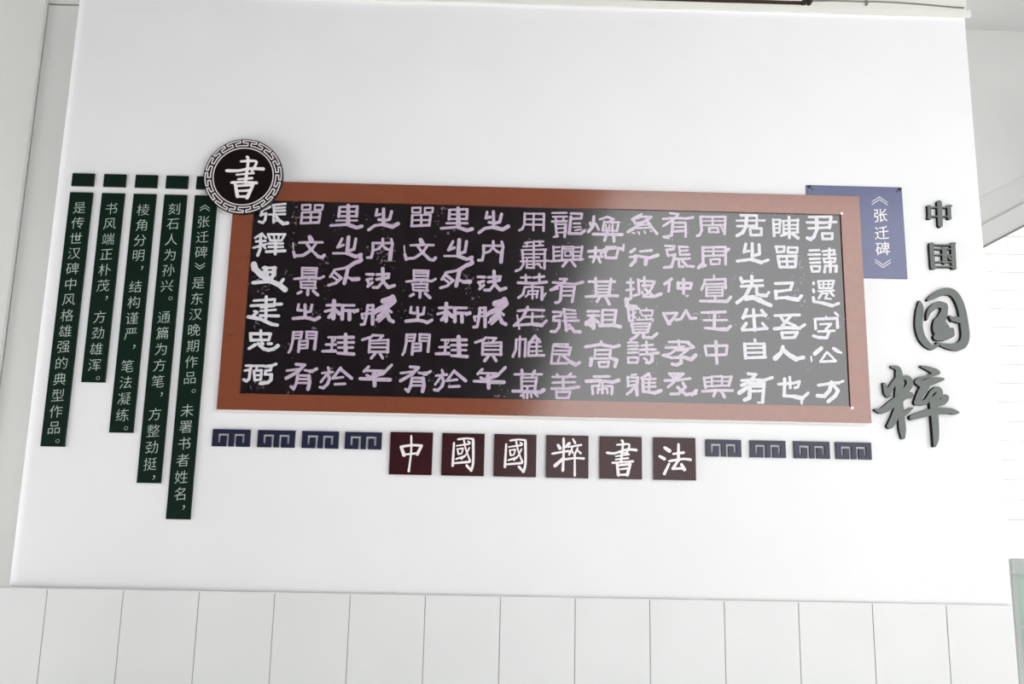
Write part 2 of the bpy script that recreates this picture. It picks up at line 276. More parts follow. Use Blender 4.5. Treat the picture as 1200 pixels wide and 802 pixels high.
'p9,4':'2237 7148 113 2601 7146 113 2567 6977 113 2276 6945 113 2259 6766 113 2532 6784 113;2532 6784 128 2499 6476 128 2355 6295 128 2156 6302 128;2673 7277 102 3184 7226 102;2710 7278 128 2827 6354 128;2821 7076 91 3222 7086 91;2822 6920 91 3223 6937 91;2678 6769 106 3333 6791 106;2772 6379 102 3008 6480 102;2934 6597 151 3154 6314 151 3390 6312 151',
'p9,5':'2289 5753 94 2904 5767 94 2797 5655 94;2235 5679 94 3014 5623 94;3014 5623 121 2926 5303 121;2254 5624 94 2221 5313 94;2310 5479 83 2943 5486 83;2257 5324 91 2908 5321 91;2222 5294 106 2190 4922 106;2190 4922 113 2875 4945 113;2547 5247 94 2477 5027 94;2655 5304 128 2982 5020 128;2982 5020 174 3218 4887 174;3218 4887 136 3380 4985 136',
'p9,6':'2429 4463 113 2520 4356 113;3022 4512 121 2880 4364 121;2250 4350 106 3221 4382 106;2253 4108 106 3205 4154 106;2700 4360 121 2704 3855 121;2220 3862 121 2884 3870 121;2884 3870 143 3368 3952 143;2419 3741 113 2429 3472 113;2419 3716 106 3010 3746 106;3010 3746 121 2923 3482 121;2429 3464 106 2923 3482 106',
'p10,1':'3976 11433 136 3940 11006 136 3737 10731 136;3810 11157 91 3829 11042 91;4052 11125 106 4182 10858 106;4237 11315 98 4573 11440 98;4573 11440 113 4834 11339 113 4684 11249 113;4424 11231 106 4357 10824 106;4461 11186 98 5057 11201 98;5057 11201 113 4982 10801 113;4498 11078 83 4498 10912 83 4654 10916 83 4655 11063 83;4796 11183 91 4777 10796 91;3941 10640 136 5204 10653 136;4573 10791 121 4443 10364 121;4833 10682 128 4851 10344 128;4368 10816 83 4982 10813 83',
'p10,2':'3740 9860 136 4276 9901 136;4054 10048 128 4037 9627 128;3796 9614 121 4351 9635 121;4018 9581 121 3945 9389 121;4184 9555 128 4259 9385 128;4277 9748 128 4424 9973 128 4943 10043 128 5239 10001 128;5277 10194 106 5239 9944 106;4443 9943 121 4498 9601 121;4498 9593 121 4942 9593 121 5017 9919 121;4517 10079 98 4906 10100 98;4498 9811 76 4610 9985 76',
'p11,1':'6066 11603 113 5654 11360 113 5802 11170 113;5691 11341 106 6028 11478 106 6476 11490 106;6476 11478 136 6176 11257 136 5465 10783 136;5765 11161 98 6325 11292 98;6325 11261 151 6472 11033 151 6546 10957 151;6546 10957 128 6730 10730 128;5801 10946 91 6472 11002 91;5876 11075 83 6399 11147 83;5651 10741 91 5744 10724 91;5912 10786 91 5948 10703 91;6172 10832 91 6209 10748 91;6433 10858 76 6489 10821 76',
'p11,2':'5758 10007 143 5572 9876 143;5534 9657 106 5756 9670 106;5793 9709 151 5762 9480 151 5576 9278 151;5980 9905 113 6481 9975 113;5904 9705 128 6385 9629 128;6385 9629 151 6757 9764 151;6256 9645 159 6216 9347 159',
'p10,3':'3764 8514 128 4885 8541 128;4057 8679 128 4085 7928 128;4719 8658 136 4627 7941 136;4095 8341 83 4646 8354 83;4095 8191 83 4646 8204 83;4114 8048 83 4627 8061 83;3638 7849 128 4059 7882 128 4499 7911 128 5012 7920 128;4261 7894 128 4115 7636 128;4462 7899 143 4645 7548 143',
'p10,4':'3714 7209 113 4188 7220 113;3733 7024 113 4207 7035 113;3970 7029 166 3806 6803 166 3661 6651 166;3952 6880 174 3971 6492 174;3988 6881 143 4171 6737 143;3661 6725 166 3880 6582 166;4353 7261 128 4335 6593 128;4353 7280 113 4937 7286 113;4937 7286 128 4845 6642 128;4408 7069 98 4864 7087 98;4390 6846 98 4845 6864 98;4226 6601 151 4754 6632 151 5118 6574 151',
'p11,3':'5418 8516 121 5694 8523 121;5566 8679 113 5580 7851 113;5380 8177 106 5711 8241 106;5580 7832 143 5396 7734 143;5897 8649 121 5930 8010 121 5691 7936 121;5897 8604 113 6597 8583 113;6597 8583 121 6521 8419 121 6080 8389 121;6156 8769 113 6153 8391 113;6521 8381 113 6372 8114 113 6113 7901 113;6059 8107 106 6149 7902 106;6189 8241 143 6553 7919 143 6867 8051 143;6113 7894 113 6553 7919 113',
'p11,4':'5378 7771 189 5414 7473 189 5780 7444 189;5450 7362 128 5502 6842 128;5449 7299 83 5926 7384 83;5669 7330 91 5667 6883 91;5778 7221 98 5613 7068 98 5777 6979 98;5962 7300 83 6511 7313 83 6472 7088 83 6070 7071 83 5961 7225 83;6237 7399 91 6254 7306 91;5502 6835 98 5666 6839 98;5813 6887 83 6507 6922 83;5923 7001 76 5959 6890 76;6215 7008 76 6251 6897 76;6434 6976 91 6506 6847 91;5593 6726 121 5664 6328 121;5593 6707 98 6396 6745 98;6396 6745 128 6283 6361 128;5665 6579 76 6285 6612 76;5682 6458 76 6284 6483 76;5682 6321 98 6283 6353 98;5918 6334 128 5772 6146 128 5553 6012 128;6100 6319 143 6099 6135 143 6463 6125 143 6683 6307 143',
'p10,5':'3629 5667 128 4281 5788 128;4282 5781 143 4826 5683 143 5061 5754 143;4299 5910 128 4318 5763 128;4046 5555 106 4022 5189 106;4046 5530 98 4698 5563 98;4698 5563 136 4662 5203 136;4137 5349 83 4644 5367 83;3830 5166 106 4825 5200 106;3892 5168 151 3857 4886 151;4771 5188 159 4962 5137 159 4886 4862 159;4192 5011 106 4236 4830 106;4192 5021 106 4626 5049 106;4626 5049 113 4579 4837 113 4236 4822 113',
'p10,6':'3995 4400 113 4644 4432 113;3672 4201 151 4283 4239 151;4283 4232 151 4787 4182 151 5040 4274 151;4283 4214 98 4212 4032 98;3924 3982 128 3950 3666 128;3924 4000 98 4248 4026 98;4176 3941 113 4158 3707 113;4373 4144 113 4356 3711 113;4338 3963 98 4553 3895 98 4564 3715 98;4769 4001 136 4751 3684 136;4499 4020 98 4769 4008 98;4338 3909 83 4194 3833 83',
'p11,5':'5443 5892 98 5843 5908 98;5443 5745 98 5878 5773 98;5442 5598 98 5841 5625 98;5441 5451 98 5876 5480 98;5440 5250 106 5465 5039 106;5440 5250 98 5875 5260 98;5875 5260 113 5837 5047 113;5439 5031 98 5837 5047 98;6024 5776 106 6496 5824 106;6225 5954 113 6239 5422 113;5950 5591 106 6603 5624 106;5948 5390 113 6347 5417 113;6347 5417 136 6729 5481 136;6456 5390 143 6454 5134 143 6344 5052 143 6217 5056 143;6128 5237 106 6236 5159 106',
'p11,6':'5581 4504 106 5780 4530 106;5419 4420 113 5442 4059 113;5418 4395 98 5851 4404 98;5851 4404 128 5813 4103 128;5436 4232 83 5814 4259 83;5417 4033 106 5831 4114 106;5759 4066 128 5542 3809 128 5390 3697 128;5788 4030 166 5811 3671 166;6304 4567 136 6013 4379 136;6050 4398 136 6081 3820 136;6340 4549 106 6382 4405 106;6103 4337 98 6591 4366 98;6120 4182 83 6589 4203 83;6119 4012 91 6587 4041 91;6320 4368 106 6316 3862 106;6081 3831 128 6549 3766 128;6549 3766 159 6820 3873 159',
'p12,1':'7301 11674 106 7675 11638 106 7560 11479 106 7013 11085 106;6999 11406 113 7485 11458 113 8046 11453 113;8046 11453 136 8309 11514 136;7427 11289 128 7362 10669 128 7063 10577 128;7426 11243 98 7986 11257 98;7986 11257 113 7976 10627 113;7461 11050 83 7965 11071 83;7439 10856 121 7962 10885 121;7026 10591 151 7212 10569 151',
'p12,2':'7077 10193 106 7486 10184 106 7435 10057 106 7130 10011 106 7194 9744 106 7499 9821 106;7499 9821 128 7343 9260 128 7017 9218 128;7671 10170 98 8061 10160 98;7690 10178 98 7710 9796 98;7705 9979 98 8059 10007 98;7721 9807 113 8130 9837 113;7533 9612 106 8145 9646 106;7663 9603 113 7665 9268 113 7843 9273 113;7828 9531 143 8010 9307 143 8287 9295 143',
'p13,1':'8646 11546 121 8679 10935 121 8593 10720 121 8487 10679 121;8646 11546 113 9733 11574 113;9733 11574 121 9676 10786 121;9171 11568 106 9162 11179 106;8755 11355 83 9616 11385 83;8713 11160 98 9611 11202 98;9010 11051 106 9013 10866 106;9010 11051 98 9384 11061 98 9417 10868 98 9013 10858 98;9499 11207 91 9641 10882 91',
'p13,2':'8712 10165 128 8717 9477 128 8508 9244 128;8584 9303 151 8807 9358 151;8712 10158 113 9699 10202 113;9706 10190 128 9687 9425 128;9846 10117 151 9674 9960 151;9177 10177 106 9169 9794 106;8764 9987 83 9694 10018 83;8723 9775 106 9653 9837 106;9035 9630 98 9057 9428 98;9035 9630 98 9444 9659 98 9420 9438 98 9056 9417 98',
'p12,3':'7336 8722 136 7030 8488 136;7241 8568 128 7199 8172 128;7610 8559 143 7614 8313 143;7610 8547 128 8200 8546 128;8200 8546 136 8141 8326 136 7625 8306 136;7852 8716 143 7842 8086 143;7969 7984 91 8043 7993 91',
'p12,4':'6967 7193 121 7553 7218 121;7553 7218 128 7311 6885 128 7163 6788 128;6967 7193 136 7181 6733 136;7181 6733 83 7272 6728 83;7494 6926 128 7714 6969 128 7940 7346 128;7940 7346 136 8117 6997 136 8356 7021 136',
'p13,3':'9168 8918 106 9183 8767 106;8775 8712 113 8754 8567 113 8626 8281 113;8775 8712 106 9663 8771 106;9663 8771 121 9661 8363 121;8808 8523 98 9621 8562 98;8842 8400 106 8823 8004 106;8842 8392 91 9544 8428 91;9544 8428 98 9516 8039 98;8895 8262 76 9504 8295 76;8892 8137 76 9501 8163 76;8834 8004 91 9516 8021 91;9202 8013 113 9198 7825 113;8554 7772 128 9271 7782 128;9271 7782 166 9712 7781 166;9712 7781 136 9883 7984 136',
'p13,4':'8599 7269 128 9149 7293 128 9627 7323 128;8684 6935 106 9692 6970 106;9168 7282 136 9135 6630 136;8750 6603 136 9316 6561 136;9316 6561 174 9682 6562 174;9682 6562 136 9831 6702 136',
'p12,5':'7171 5957 113 7626 5979 113 8026 5969 113;7591 6040 106 7623 5747 106;7040 5708 113 7768 5743 113;7841 5788 106 7659 5748 106 7219 5444 106 6946 5394 106;7990 5946 151 8223 5760 151;8150 5722 98 7402 5595 98;7984 5637 113 7616 5343 113;7402 5602 113 7984 5637 113;6909 5382 128 7289 5281 128 7834 5312 128;7834 5304 174 8123 5227 174 8308 5414 174;7689 5345 151 7692 5071 151 7484 4975 151 7303 5015 151',
'p12,6':'7171 4604 113 7786 4611 113;7786 4600 113 7383 4246 113 7120 4024 113;7171 4604 106 7439 4356 106;7352 4608 91 7512 4394 91;7587 4613 98 7512 4394 98;6987 4303 113 7565 4334 113 8072 4417 113;7744 4218 128 7856 4040 128 7556 3752 128 7232 3737 128;7524 4032 143 7880 3723 143 8277 3789 143;8132 3721 136 8316 3912 136',
'p13,5':'8716 5819 113 8780 5424 113;8716 5819 113 9664 5860 113;9664 5860 121 9618 5480 121;8780 5417 113 9618 5473 113;9194 6022 143 9209 5087 143',
'p13,6':'8651 4455 113 8704 4022 113;8669 4456 91 8905 4472 91;8684 4275 76 8901 4290 76;8680 4087 91 8915 4110 91;8978 4517 98 8976 4100 98;8978 4510 91 9413 4538 91;9413 4545 98 9404 4146 98;9010 4318 76 9372 4337 76;8969 4111 91 9404 4139 91;9430 4502 98 9811 4528 98;9811 4528 121 9693 4152 121;9481 4329 76 9734 4345 76;9476 4140 91 9693 4152 91;8567 3875 128 9182 3935 128 9850 3939 128;9146 3923 121 9032 3686 121;9362 3928 136 9500 3661 136',
'p14,1':'10410 11658 121 11123 11669 121;11123 11669 113 11089 11190 113;10216 11412 106 11454 11452 106;10246 11161 113 11109 11202 113;10672 11646 151 10620 11139 151 10462 10864 151 10227 10731 151;10805 11067 113 10822 10777 113;10805 11078 113 11311 11091 113;11311 11091 121 11282 10789 121 10822 10769 121',
'p14,2':'10597 10367 143 10512 10000 143;10512 10000 106 10737 10055 106;10878 10393 143 10863 9645 143;11175 10343 136 11180 9921 136 10917 9849 136;10203 9583 128 10838 9683 128;10837 9675 166 11242 9548 166;11242 9548 136 11544 9670 136',
'p15,1':'11831 11500 121 11850 10765 121;11831 11493 98 12150 11501 98;12150 11501 98 12124 11306 98 11861 11288 98;11854 11105 91 12118 11131 91;12131 11489 106 12091 10925 106 11903 10901 106;12242 11445 106 12938 11502 106;12279 11454 106 12265 10872 106;12272 11259 91 12911 11287 91;12266 11085 91 12904 11113 91;12259 10903 106 12897 10938 106;12922 11548 113 12879 10965 113;12530 11635 143 12513 10693 143;12370 10855 121 12150 10772 121;12669 10863 143 12894 10687 143',
'p15,2':'11919 10285 113 11955 10036 113;11900 10277 106 12292 10286 106;12292 10286 113 12247 10062 113 11955 10028 113;12441 10259 113 12421 10028 113;12440 10252 106 12851 10262 106;12851 10262 113 12824 10039 113 12421 10028 113;11978 9845 136 12042 9369 136;11978 9837 128 12780 9877 128;12780 9877 136 12723 9386 136;12042 9361 128 12723 9386 128;12369 9855 106 12370 9377 106;12044 9610 106 12733 9634 106',
'p14,3':'10331 8833 143 10399 8645 143;10363 8675 128 11272 8754 128;10815 8921 143 10802 8504 143;10339 8466 121 11283 8527 121;10765 8503 159 10492 8007 159 10134 7735 159;11005 8509 136 11012 8132 136 11195 8091 136;11195 8091 166 11416 8085 166;11416 8085 113 11532 8227 113;10526 7932 227 10860 7997 227 11151 7853 227;11151 7853 189 11332 7764 189 11586 7657 189',
'p14,4':'10549 7446 151 10384 7076 151;10393 7136 121 10835 7183 121 11388 7234 121;10843 7453 151 10871 6560 151;11192 7423 151 11343 7210 151;10513 6848 151 10334 6592 151;10340 6540 136 10890 6590 136 11405 6639 136;11210 6865 143 11376 6645 143',
'p15,3':'11823 8623 136 12584 8672 136;12584 8672 143 12461 8363 143;12498 8368 121 11791 8256 121;11830 8295 151 11844 7964 151;11837 7975 128 12300 8024 128;12300 8012 189 12776 7930 189;12776 7930 143 12950 8111 143',
'p15,4':'11755 7213 128 12823 7268 128;11975 7218 128 12114 6997 128 12620 6786 128;12454 7240 121 12031 6735 121;11716 6635 143 12250 6696 143;12250 6696 166 12800 6686 166;12800 6686 128 13027 6844 128;12022 6475 128 12058 6254 128;12021 6468 121 12701 6502 121;12701 6502 143 12564 6284 143;12057 6246 121 12564 6277 121',
'p14,5':'10858 6152 121 10872 6005 121;10414 5958 136 10440 5334 136;10414 5950 121 11254 5970 121;11254 5970 143 11254 5407 143;10445 5767 98 11231 5803 98;10457 5565 106 11224 5601 106;10433 5345 128 11290 5401 128',
'p14,6':'10522 4671 128 10866 4642 128;10848 4642 136 10566 4316 136 10243 4171 136;10242 4374 121 10750 4422 121 11221 4414 121;11221 4414 143 11551 4530 143;10487 4097 166 10126 3844 166;10599 4208 166 10553 3647 166 10345 3553 166;10637 4274 121 11199 4305 121;11199 4305 143 11100 3479 143;10670 4155 166 11177 4177 166;10699 3932 121 11170 3960 121;11045 3460 91 10919 3457 91',
'p15,5':'12054 5866 151 11953 5588 151;11953 5588 204 11707 5355 204;12067 5719 189 12350 5487 189;12350 5487 242 12600 5346 242;12600 5346 174 12913 5426 174',
'p15,6':'11795 4253 128 12450 4314 128 12707 4392 128;12707 4392 121 12625 4151 121 12497 4112 121;12075 4477 151 12031 3769 151;12297 4572 121 12297 4108 121;12013 3769 143 12464 3743 143;12464 3743 181 12787 3678 181;12787 3678 136 13050 3907 136;12769 3677 113 12760 3468 113',
'p16,1':'13415 11658 121 14395 11696 121;14395 11696 143 14296 11195 143;13310 11414 121 14005 11413 121 14610 11467 121;13374 11144 113 14297 11207 113;13753 11648 159 13736 11103 159 13602 10771 159 13446 10643 159 13311 10705 159;13964 10915 113 13980 10684 113;13965 10927 113 14415 10938 113;14415 10938 121 14385 10694 121 13980 10676 121',
'p16,2':'13388 10141 106 13800 10171 106;13323 9948 106 13829 9979 106;13371 9757 106 13801 9787 106;13383 9585 106 13812 9615 106;13413 9422 113 13460 9214 113;13413 9434 98 13805 9443 98;13805 9443 113 13757 9221 113 13459 9195 113;13947 10117 106 14473 10188 106;14252 10247 113 14214 9843 113;13977 9964 106 14501 9996 106;14473 10188 106 14427 10002 106;13969 9791 98 14007 9639 98;13969 9791 98 14493 9824 98;14493 9824 106 14447 9650 106 14007 9628 106;14263 9691 121 14240 9202 121;14029 9456 121 13986 9181 121;14029 9468 113 14514 9480 113;14514 9480 136 14483 9231 136',
'p16,3':'13494 8713 128 13491 8645 128;13462 8398 121 13483 8286 121;13682 8775 98 14389 8811 98;13700 8764 106 13733 8499 106;14370 8799 106 14281 8494 106;13694 8631 68 14326 8658 68;13923 8769 83 13912 8542 83;14146 8775 83 14135 8547 83;13724 8461 91 14280 8482 91;13681 8328 91 14349 8375 91;13865 8314 98 13685 8015 98;13899 8239 83 14084 8244 83 13962 8015 83 14221 8002 83;14162 8340 106 14331 8144 106;13446 8040 136 13465 7871 136 13842 7816 136;13842 7816 166 14243 7702 166;14243 7702 121 14526 7810 121',
'p16,4':'13962 7209 98 13996 7135 98;13479 7104 121 13497 6676 121;13479 7096 121 14439 7156 121;14439 7156 128 14438 6754 128;14358 7405 106 14481 7277 106;13690 6878 106 14169 6908 106;14169 6908 106 13937 6668 106;13602 6560 106 14302 6613 106;13937 6668 136 14048 6522 136 13957 6290 136 13627 6297 136 13391 6359 136',
'p16,5':'13698 5841 159 13406 5592 159;14228 5835 166 14406 5717 166;14406 5717 106 14542 5665 106;13243 5470 83 13253 5269 83;13928 5670 106 13624 5259 106;13624 5252 106 14294 5303 106;14294 5303 113 13946 5663 113',
'p16,6':'13499 4246 128 14011 4330 128;14011 4330 151 14377 4371 151;14377 4371 98 14569 4448 98;14068 4386 166 13961 4028 166 13732 3788 166 13443 3800 166;14153 4250 159 14324 4036 159 14205 3817 159 13885 3564 159',
'q1':'-3989 1301 138 -3851 971 138;-3971 1312 112 -3533 1381 112 -3144 1364 112;-3154 1329 125 -3307 1017 125;-3852 989 85 -3309 1052 85;-3584 1767 89 -3564 1100 89 -3630 314 89',
'q2':'-1806 1504 98 -1830 576 98;-1652 1659 85 -1317 1708 85 -1015 1686 85;-1015 1686 118 -989 732 118 -1068 400 118;-1068 400 105 -1249 588 105;-1697 1394 72 -1169 1482 72;-1405 1671 79 -1304 1251 79 -1114 782 79;-1225 1586 79 -1153 1528 79;-1164 1324 72 -1298 1041 72 -1469 862 72;-1658 1272 72 -1609 1052 72;-1657 1261 66 -1429 1294 66;-1429 1294 72 -1476 1090 72 -1609 1062 72;-1698 851 85 -1348 970 85;-1798 674 92 -1148 747 92',
'q3':'360 1499 98 327 571 98;517 1654 85 853 1703 85 1155 1681 85;1155 1681 118 1171 727 118 1089 394 118;1089 394 105 909 582 105;469 1389 72 999 1477 72;765 1666 79 861 1246 79 1047 777 79;944 1582 79 1016 1523 79;1002 1319 72 865 1036 72 692 857 72;507 1267 72 554 1047 72;507 1256 66 737 1289 66;737 1289 72 687 1085 72 554 1057 72;462 846 85 813 965 85;360 669 92 1012 741 92',
'q4':'2745 1792 112 2750 1228 112 2722 476 112;2517 1505 138 2596 1383 138;2837 1441 125 2978 1585 125;2273 1149 98 2732 1239 98 2945 1268 98;2753 983 138 2402 661 138;3137 1765 92 3227 1608 92;2944 1436 79 3476 1535 79;3121 1447 79 2982 1128 79;3087 1323 72 3130 1201 72;3334 1416 79 3195 1097 79;3300 1328 85 3460 1190 85;2806 924 98 3195 985 98 3585 979 98;3212 1168 89 3218 276 89',
'q5':'5166 1754 105 5219 1631 105 5128 856 105;4970 1573 85 5219 1596 85;5219 1596 92 5486 1584 92 5378 1247 92;4543 1237 112 4862 1219 112 5361 1380 112 5770 1371 112;5005 1257 72 5396 1240 72;4916 1097 72 5466 1189 72;4915 967 79 5430 1030 79;4773 824 98 5217 868 98 5625 901 98;4968 818 125 5027 330 125;5021 724 105 5518 787 105;5518 787 125 5392 344 125;5092 568 85 5393 609 85;5038 337 92 5374 354 92',
'q6':'6964 1491 151 7158 1364 151;6746 1134 131 6941 1033 131;7134 826 112 6933 420 112;7317 1244 105 7746 1306 105;7537 1644 118 7527 974 118;7135 942 112 7706 1041 112 8026 1019 112;7491 938 118 7291 637 118;7291 630 105 7735 663 105;7649 819 138 7770 611 138',
'd1':'-11176 13684 137 -11112 13481 137 -11160 12510 137;-11425 13462 114 -11089 13497 114;-11089 13497 122 -10747 13455 122 -10911 13051 122;-12019 13021 137 -11489 13035 137 -11014 13140 137 -10435 13141 137;-11571 12845 84 -10831 12941 84;-11483 12643 99 -10886 12710 99;-11760 12483 122 -11257 12522 122 -10678 12497 122;-11585 12397 144 -11448 11869 144;-11532 12337 114 -10816 12407 114;-10816 12407 144 -11036 11814 144;-11419 12113 106 -10941 12151 106;-11447 11859 106 -11064 11869 106',
'r1':'19256 12494 216 19226 11460 216;18792 12248 152 18772 11821 152;19668 12297 160 19657 11844 160;18793 12257 60 19688 12280 60;18773 11843 60 19658 11866 60;18745 12308 104 18839 12311 104;19641 12341 112 19752 12344 112;18717 11762 96 18819 11765 96;19610 11785 96 19712 11788 96',
'r2':'18767 10512 200 18770 9563 200;19723 10536 200 19695 9586 200;18731 10594 104 18841 10596 104;19687 10627 104 19806 10630 104;18803 10544 64 19733 10558 64;18939 10365 60 19614 10373 60;18933 10097 56 19594 10105 56;19328 10383 216 19307 9796 216;18898 9777 60 19634 9787 60;18757 9567 72 19683 9581 72;19492 10024 96 19544 9927 96;18723 9498 104 18833 9500 104;19640 9520 104 19758 9523 104',
'r3':'18080 8006 67 18098 7774 252 18056 7520 327 17978 6972 327 18049 6473 327 18254 6144 302 18491 5984 202 18748 6114 101;18447 8078 109 18729 8246 244 19162 8456 302 19534 8410 336 19763 8110 336 19895 7648 336 19952 7018 357 19952 6475 357 19782 6138 369 19444 6026 311 18994 6087 185 18712 6196 76;18333 7190 59 18475 7572 193 18827 7855 277 19116 7819 294 19159 7715 252;19160 7841 235 19094 7502 319 18948 7205 403 18874 7035 546 18833 6741 537 18941 6514 420;18687 6425 269 19016 6403 235 19378 6545 185;18939 7079 378 19162 6707 403 19293 6522 235;19451 7258 193 19656 7221 252 19861 7184 252;19333 7361 92 19447 7216 168;19396 6796 143 19410 6587 151',
'r4':'16702 5116 103 16949 5041 216 16988 4781 298 16974 4231 349 16912 3634 349 16972 2993 277 16991 2502 298 16993 2135 175;16323 4377 113 16434 3971 267 16529 3883 154;16459 3971 257 16679 4315 205 16910 4654 154;17059 4633 133 17339 4639 246 17424 4391 277 17215 4087 257 16951 3858 257;16948 3808 318 17380 3932 257 17426 3883 185;15881 3265 92 16166 3222 246 16632 3529 339 17006 3784 349;16931 3535 308 16699 2987 308 16478 2614 257 16387 2588 133;16950 3042 216 17208 3195 175 17468 3373 62;17960 5154 82 18230 5070 185 18548 4941 267 18646 4908 205;18570 4907 216 18335 4761 123 17875 4641 123 17701 4497 154;17713 4457 175 17984 4393 298 18446 4553 298 18841 4622 123;18080 4330 349 17858 4002 298 17642 3600 226;17682 3601 205 18033 3633 205 18322 4061 164;18312 4061 144 18571 4191 246 18659 4019 257 18388 3715 267;18424 3518 205 18759 3664 287 18922 3851 226 18725 3896 144 18547 3843 144;17402 2963 216 17900 3121 277 18457 3261 277 18956 3282 246 19252 3239 205 19409 3212 51;18300 3738 246 18357 3269 298 18373 2777 298 18359 2139 246 18286 1797 113',
}
Z = EYE
# ================================================================== the place
obj('floor', box(-9, 9, -14, 4, -.1, 0), M['floor'], kind='structure')
obj('ceiling', join(box(-9, 6.0, -3.6, -.02, 4.25, 4.4, 1), box(-9, 6.0, -.02, 3.2, 4.25, 4.4, 0)), (M['concrete'], M['slab']), kind='structure')  # unseen front part darkened to cut bounce; rear extended to shade the tiled wall

def rounded_wall(x0, x1, y0, y1, z0, z1, r, n=8):  # the display wall; its left front corner is rounded
    p = [(x1, y1), (x1, y0 + .004), (x1 - .004, y0)]
    for k in range(n + 1):
        t = math.pi / 2 * k / n
        p.append((x0 + r - r * math.sin(t), y0 + r - r * math.cos(t)))
    p.append((x0, y1)); m = len(p)
    v = [(a, b, z0) for a, b in p] + [(a, b, z1) for a, b in p]
    f = [tuple(range(m)), tuple(range(m, 2 * m))] + [(i, (i + 1) % m, m + (i + 1) % m, m + i) for i in range(m)]
    return v, f
wf = obj('wall_front', rounded_wall(-1.968, 2.118, 0, .26, 0, 4.25, .06), M['wall'], kind='structure')

# tiled lower part of the wall, standing 30 mm proud
tz = Z - .457
g = [box(-1.985, 2.094, -.0265, -.001, 0, tz - .003, 1), box(-1.985, 2.094, -.03, -.001, tz - .0035, tz, 0)]
xs = [-1.985] + [-1.7745 + .3 * k for k in range(13)] + [2.094]
for a, b in zip(xs, xs[1:]):
    for z0, z1 in ((.0, .44), (.443, tz - .0035)):
        g.append(chamfer_box(a + (.0017 if a > -1.98 else 0), b - (.0017 if b < 2.09 else 0), -.026, -.03, z0, z1, .0008, 0))
obj('baseboard_front', join(*g), (M['tile'], M['grout']), kind='structure')

# cornice along the top of the wall
obj('trim_1', join(box(-1.2, 2.138, -.014, -.0005, Z + 2.153, Z + 2.184), box(-1.2, 2.124, -.006, -.0005, Z + 2.184, Z + 2.32)), M['trim'], kind='structure')

# recessed wall to the left, with a narrow shadow joint where it meets the pillar and the beam
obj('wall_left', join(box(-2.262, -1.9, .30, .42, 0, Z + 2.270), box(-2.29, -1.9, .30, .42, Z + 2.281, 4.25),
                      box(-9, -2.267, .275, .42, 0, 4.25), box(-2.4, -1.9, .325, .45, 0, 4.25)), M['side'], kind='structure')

# stair flight behind the right end of the wall
def sof(x, k): return Z + 1.3585 + .54 * (x - 2.735) + k
def band(x0, x1, k0, k1, y0, y1):
    return prism([(x0, sof(x0, k0)), (x1, sof(x1, k0)), (x1, sof(x1, k1)), (x0, sof(x0, k1))], y0, y1)
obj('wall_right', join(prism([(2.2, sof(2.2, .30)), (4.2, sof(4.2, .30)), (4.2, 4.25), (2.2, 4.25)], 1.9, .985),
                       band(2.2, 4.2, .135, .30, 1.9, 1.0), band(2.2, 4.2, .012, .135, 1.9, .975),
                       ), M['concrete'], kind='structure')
obj('soffit_shade_strip', band(2.2, 4.2, 0, .012, 1.9, .97), M['edge'], kind='structure')  # dark strip standing in for the shade along the flight's lower edge

# white tiled wall further back on the right, and the glazing below it
g = [box(3.2, 3.985, 2.985, 3.2, 0, 6.0, 0), box(3.985, 7.5, 3.003, 3.2, 1.03, 6.0, 1)]
z = Z - .372
k = 0
while z < 5.8:
    x = 3.987 - (k % 2) * .1
    while x < 7.4:
        a, b = max(x, 3.987), min(x + .3, 7.4)
        if b - a > .02: g.append(box(a, b - .004, 3.0, 3.01, z, z + .1485, 0))
        x += .3
    z += .1535; k += 1
g.append(box(3.985, 7.4, 2.998, 3.01, Z - .517, Z - .376, 0))
obj('wall_back', join(*g), (M['fartile'], M['fargrout']), kind='structure')
w = obj('window_1', join(box(3.97, 7.4, 2.93, 3.0, Z - .626, Z - .519), box(3.97, 4.0, 2.955, 3.0, 0, Z - .626), box(5.2, 5.25, 2.955, 3.0, 0, Z - .626),
                         box(3.97, 7.4, 2.955, 3.0, 0, .12), box(4.0, 7.4, 2.958, 3.0, Z - 1.03, Z - 1.0)), M['frame'], kind='structure')
obj('pane', box(4.0, 7.4, 2.97, 2.98, .12, Z - .626), M['glass'], w)
obj('occluder_behind', prism([(-7.8, 0), (-.31, 0), (2.05, 7.5), (-7.8, 7.5)], -4.8, -4.5), M['back'], kind='structure')  # unseen dark mass, shaped for the panel's slanted reflection and to block light

obj('occluder_right', box(4.6, 4.75, -4.2, 1.3, 0, 4.4), M['side'], kind='structure')  # unseen wall, added to limit the light coming from the right

# ================================================================== cable, rail and bracket on the cornice
rail = thing('cable_trunking', 'white cable trunking with a dark rusty lower lip along the top edge of the wall', 'trunking', (.9, -.006, Z + 2.2))
obj('cover', chamfer_box(.45, 1.352, -.006, -.03, Z + 2.1980, Z + 2.2480, .003), M['trim'], rail)
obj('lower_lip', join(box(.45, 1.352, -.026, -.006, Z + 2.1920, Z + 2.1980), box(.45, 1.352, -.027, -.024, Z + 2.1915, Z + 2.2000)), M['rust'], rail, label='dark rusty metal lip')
br = thing('metal_bracket', 'small rusty dark metal bracket at the end of the white trunking', 'bracket', (1.375, -.006, Z + 2.2))
obj('clamp', join(box(1.354, 1.362, -.036, -.006, Z + 2.1895, Z + 2.2560), box(1.362, 1.392, -.036, -.006, Z + 2.2060, Z + 2.2560), box(1.366, 1.372, -.038, -.006, Z + 2.1895, Z + 2.2080),
                  box(1.38, 1.396, -.038, -.006, Z + 2.1895, Z + 2.2100)), M['rust'], br)
def hexa(cx, cz, r, y0, y1): return prism([(cx + r * math.cos(k * math.pi / 3), cz + r * math.sin(k * math.pi / 3)) for k in range(6)], y0, y1)
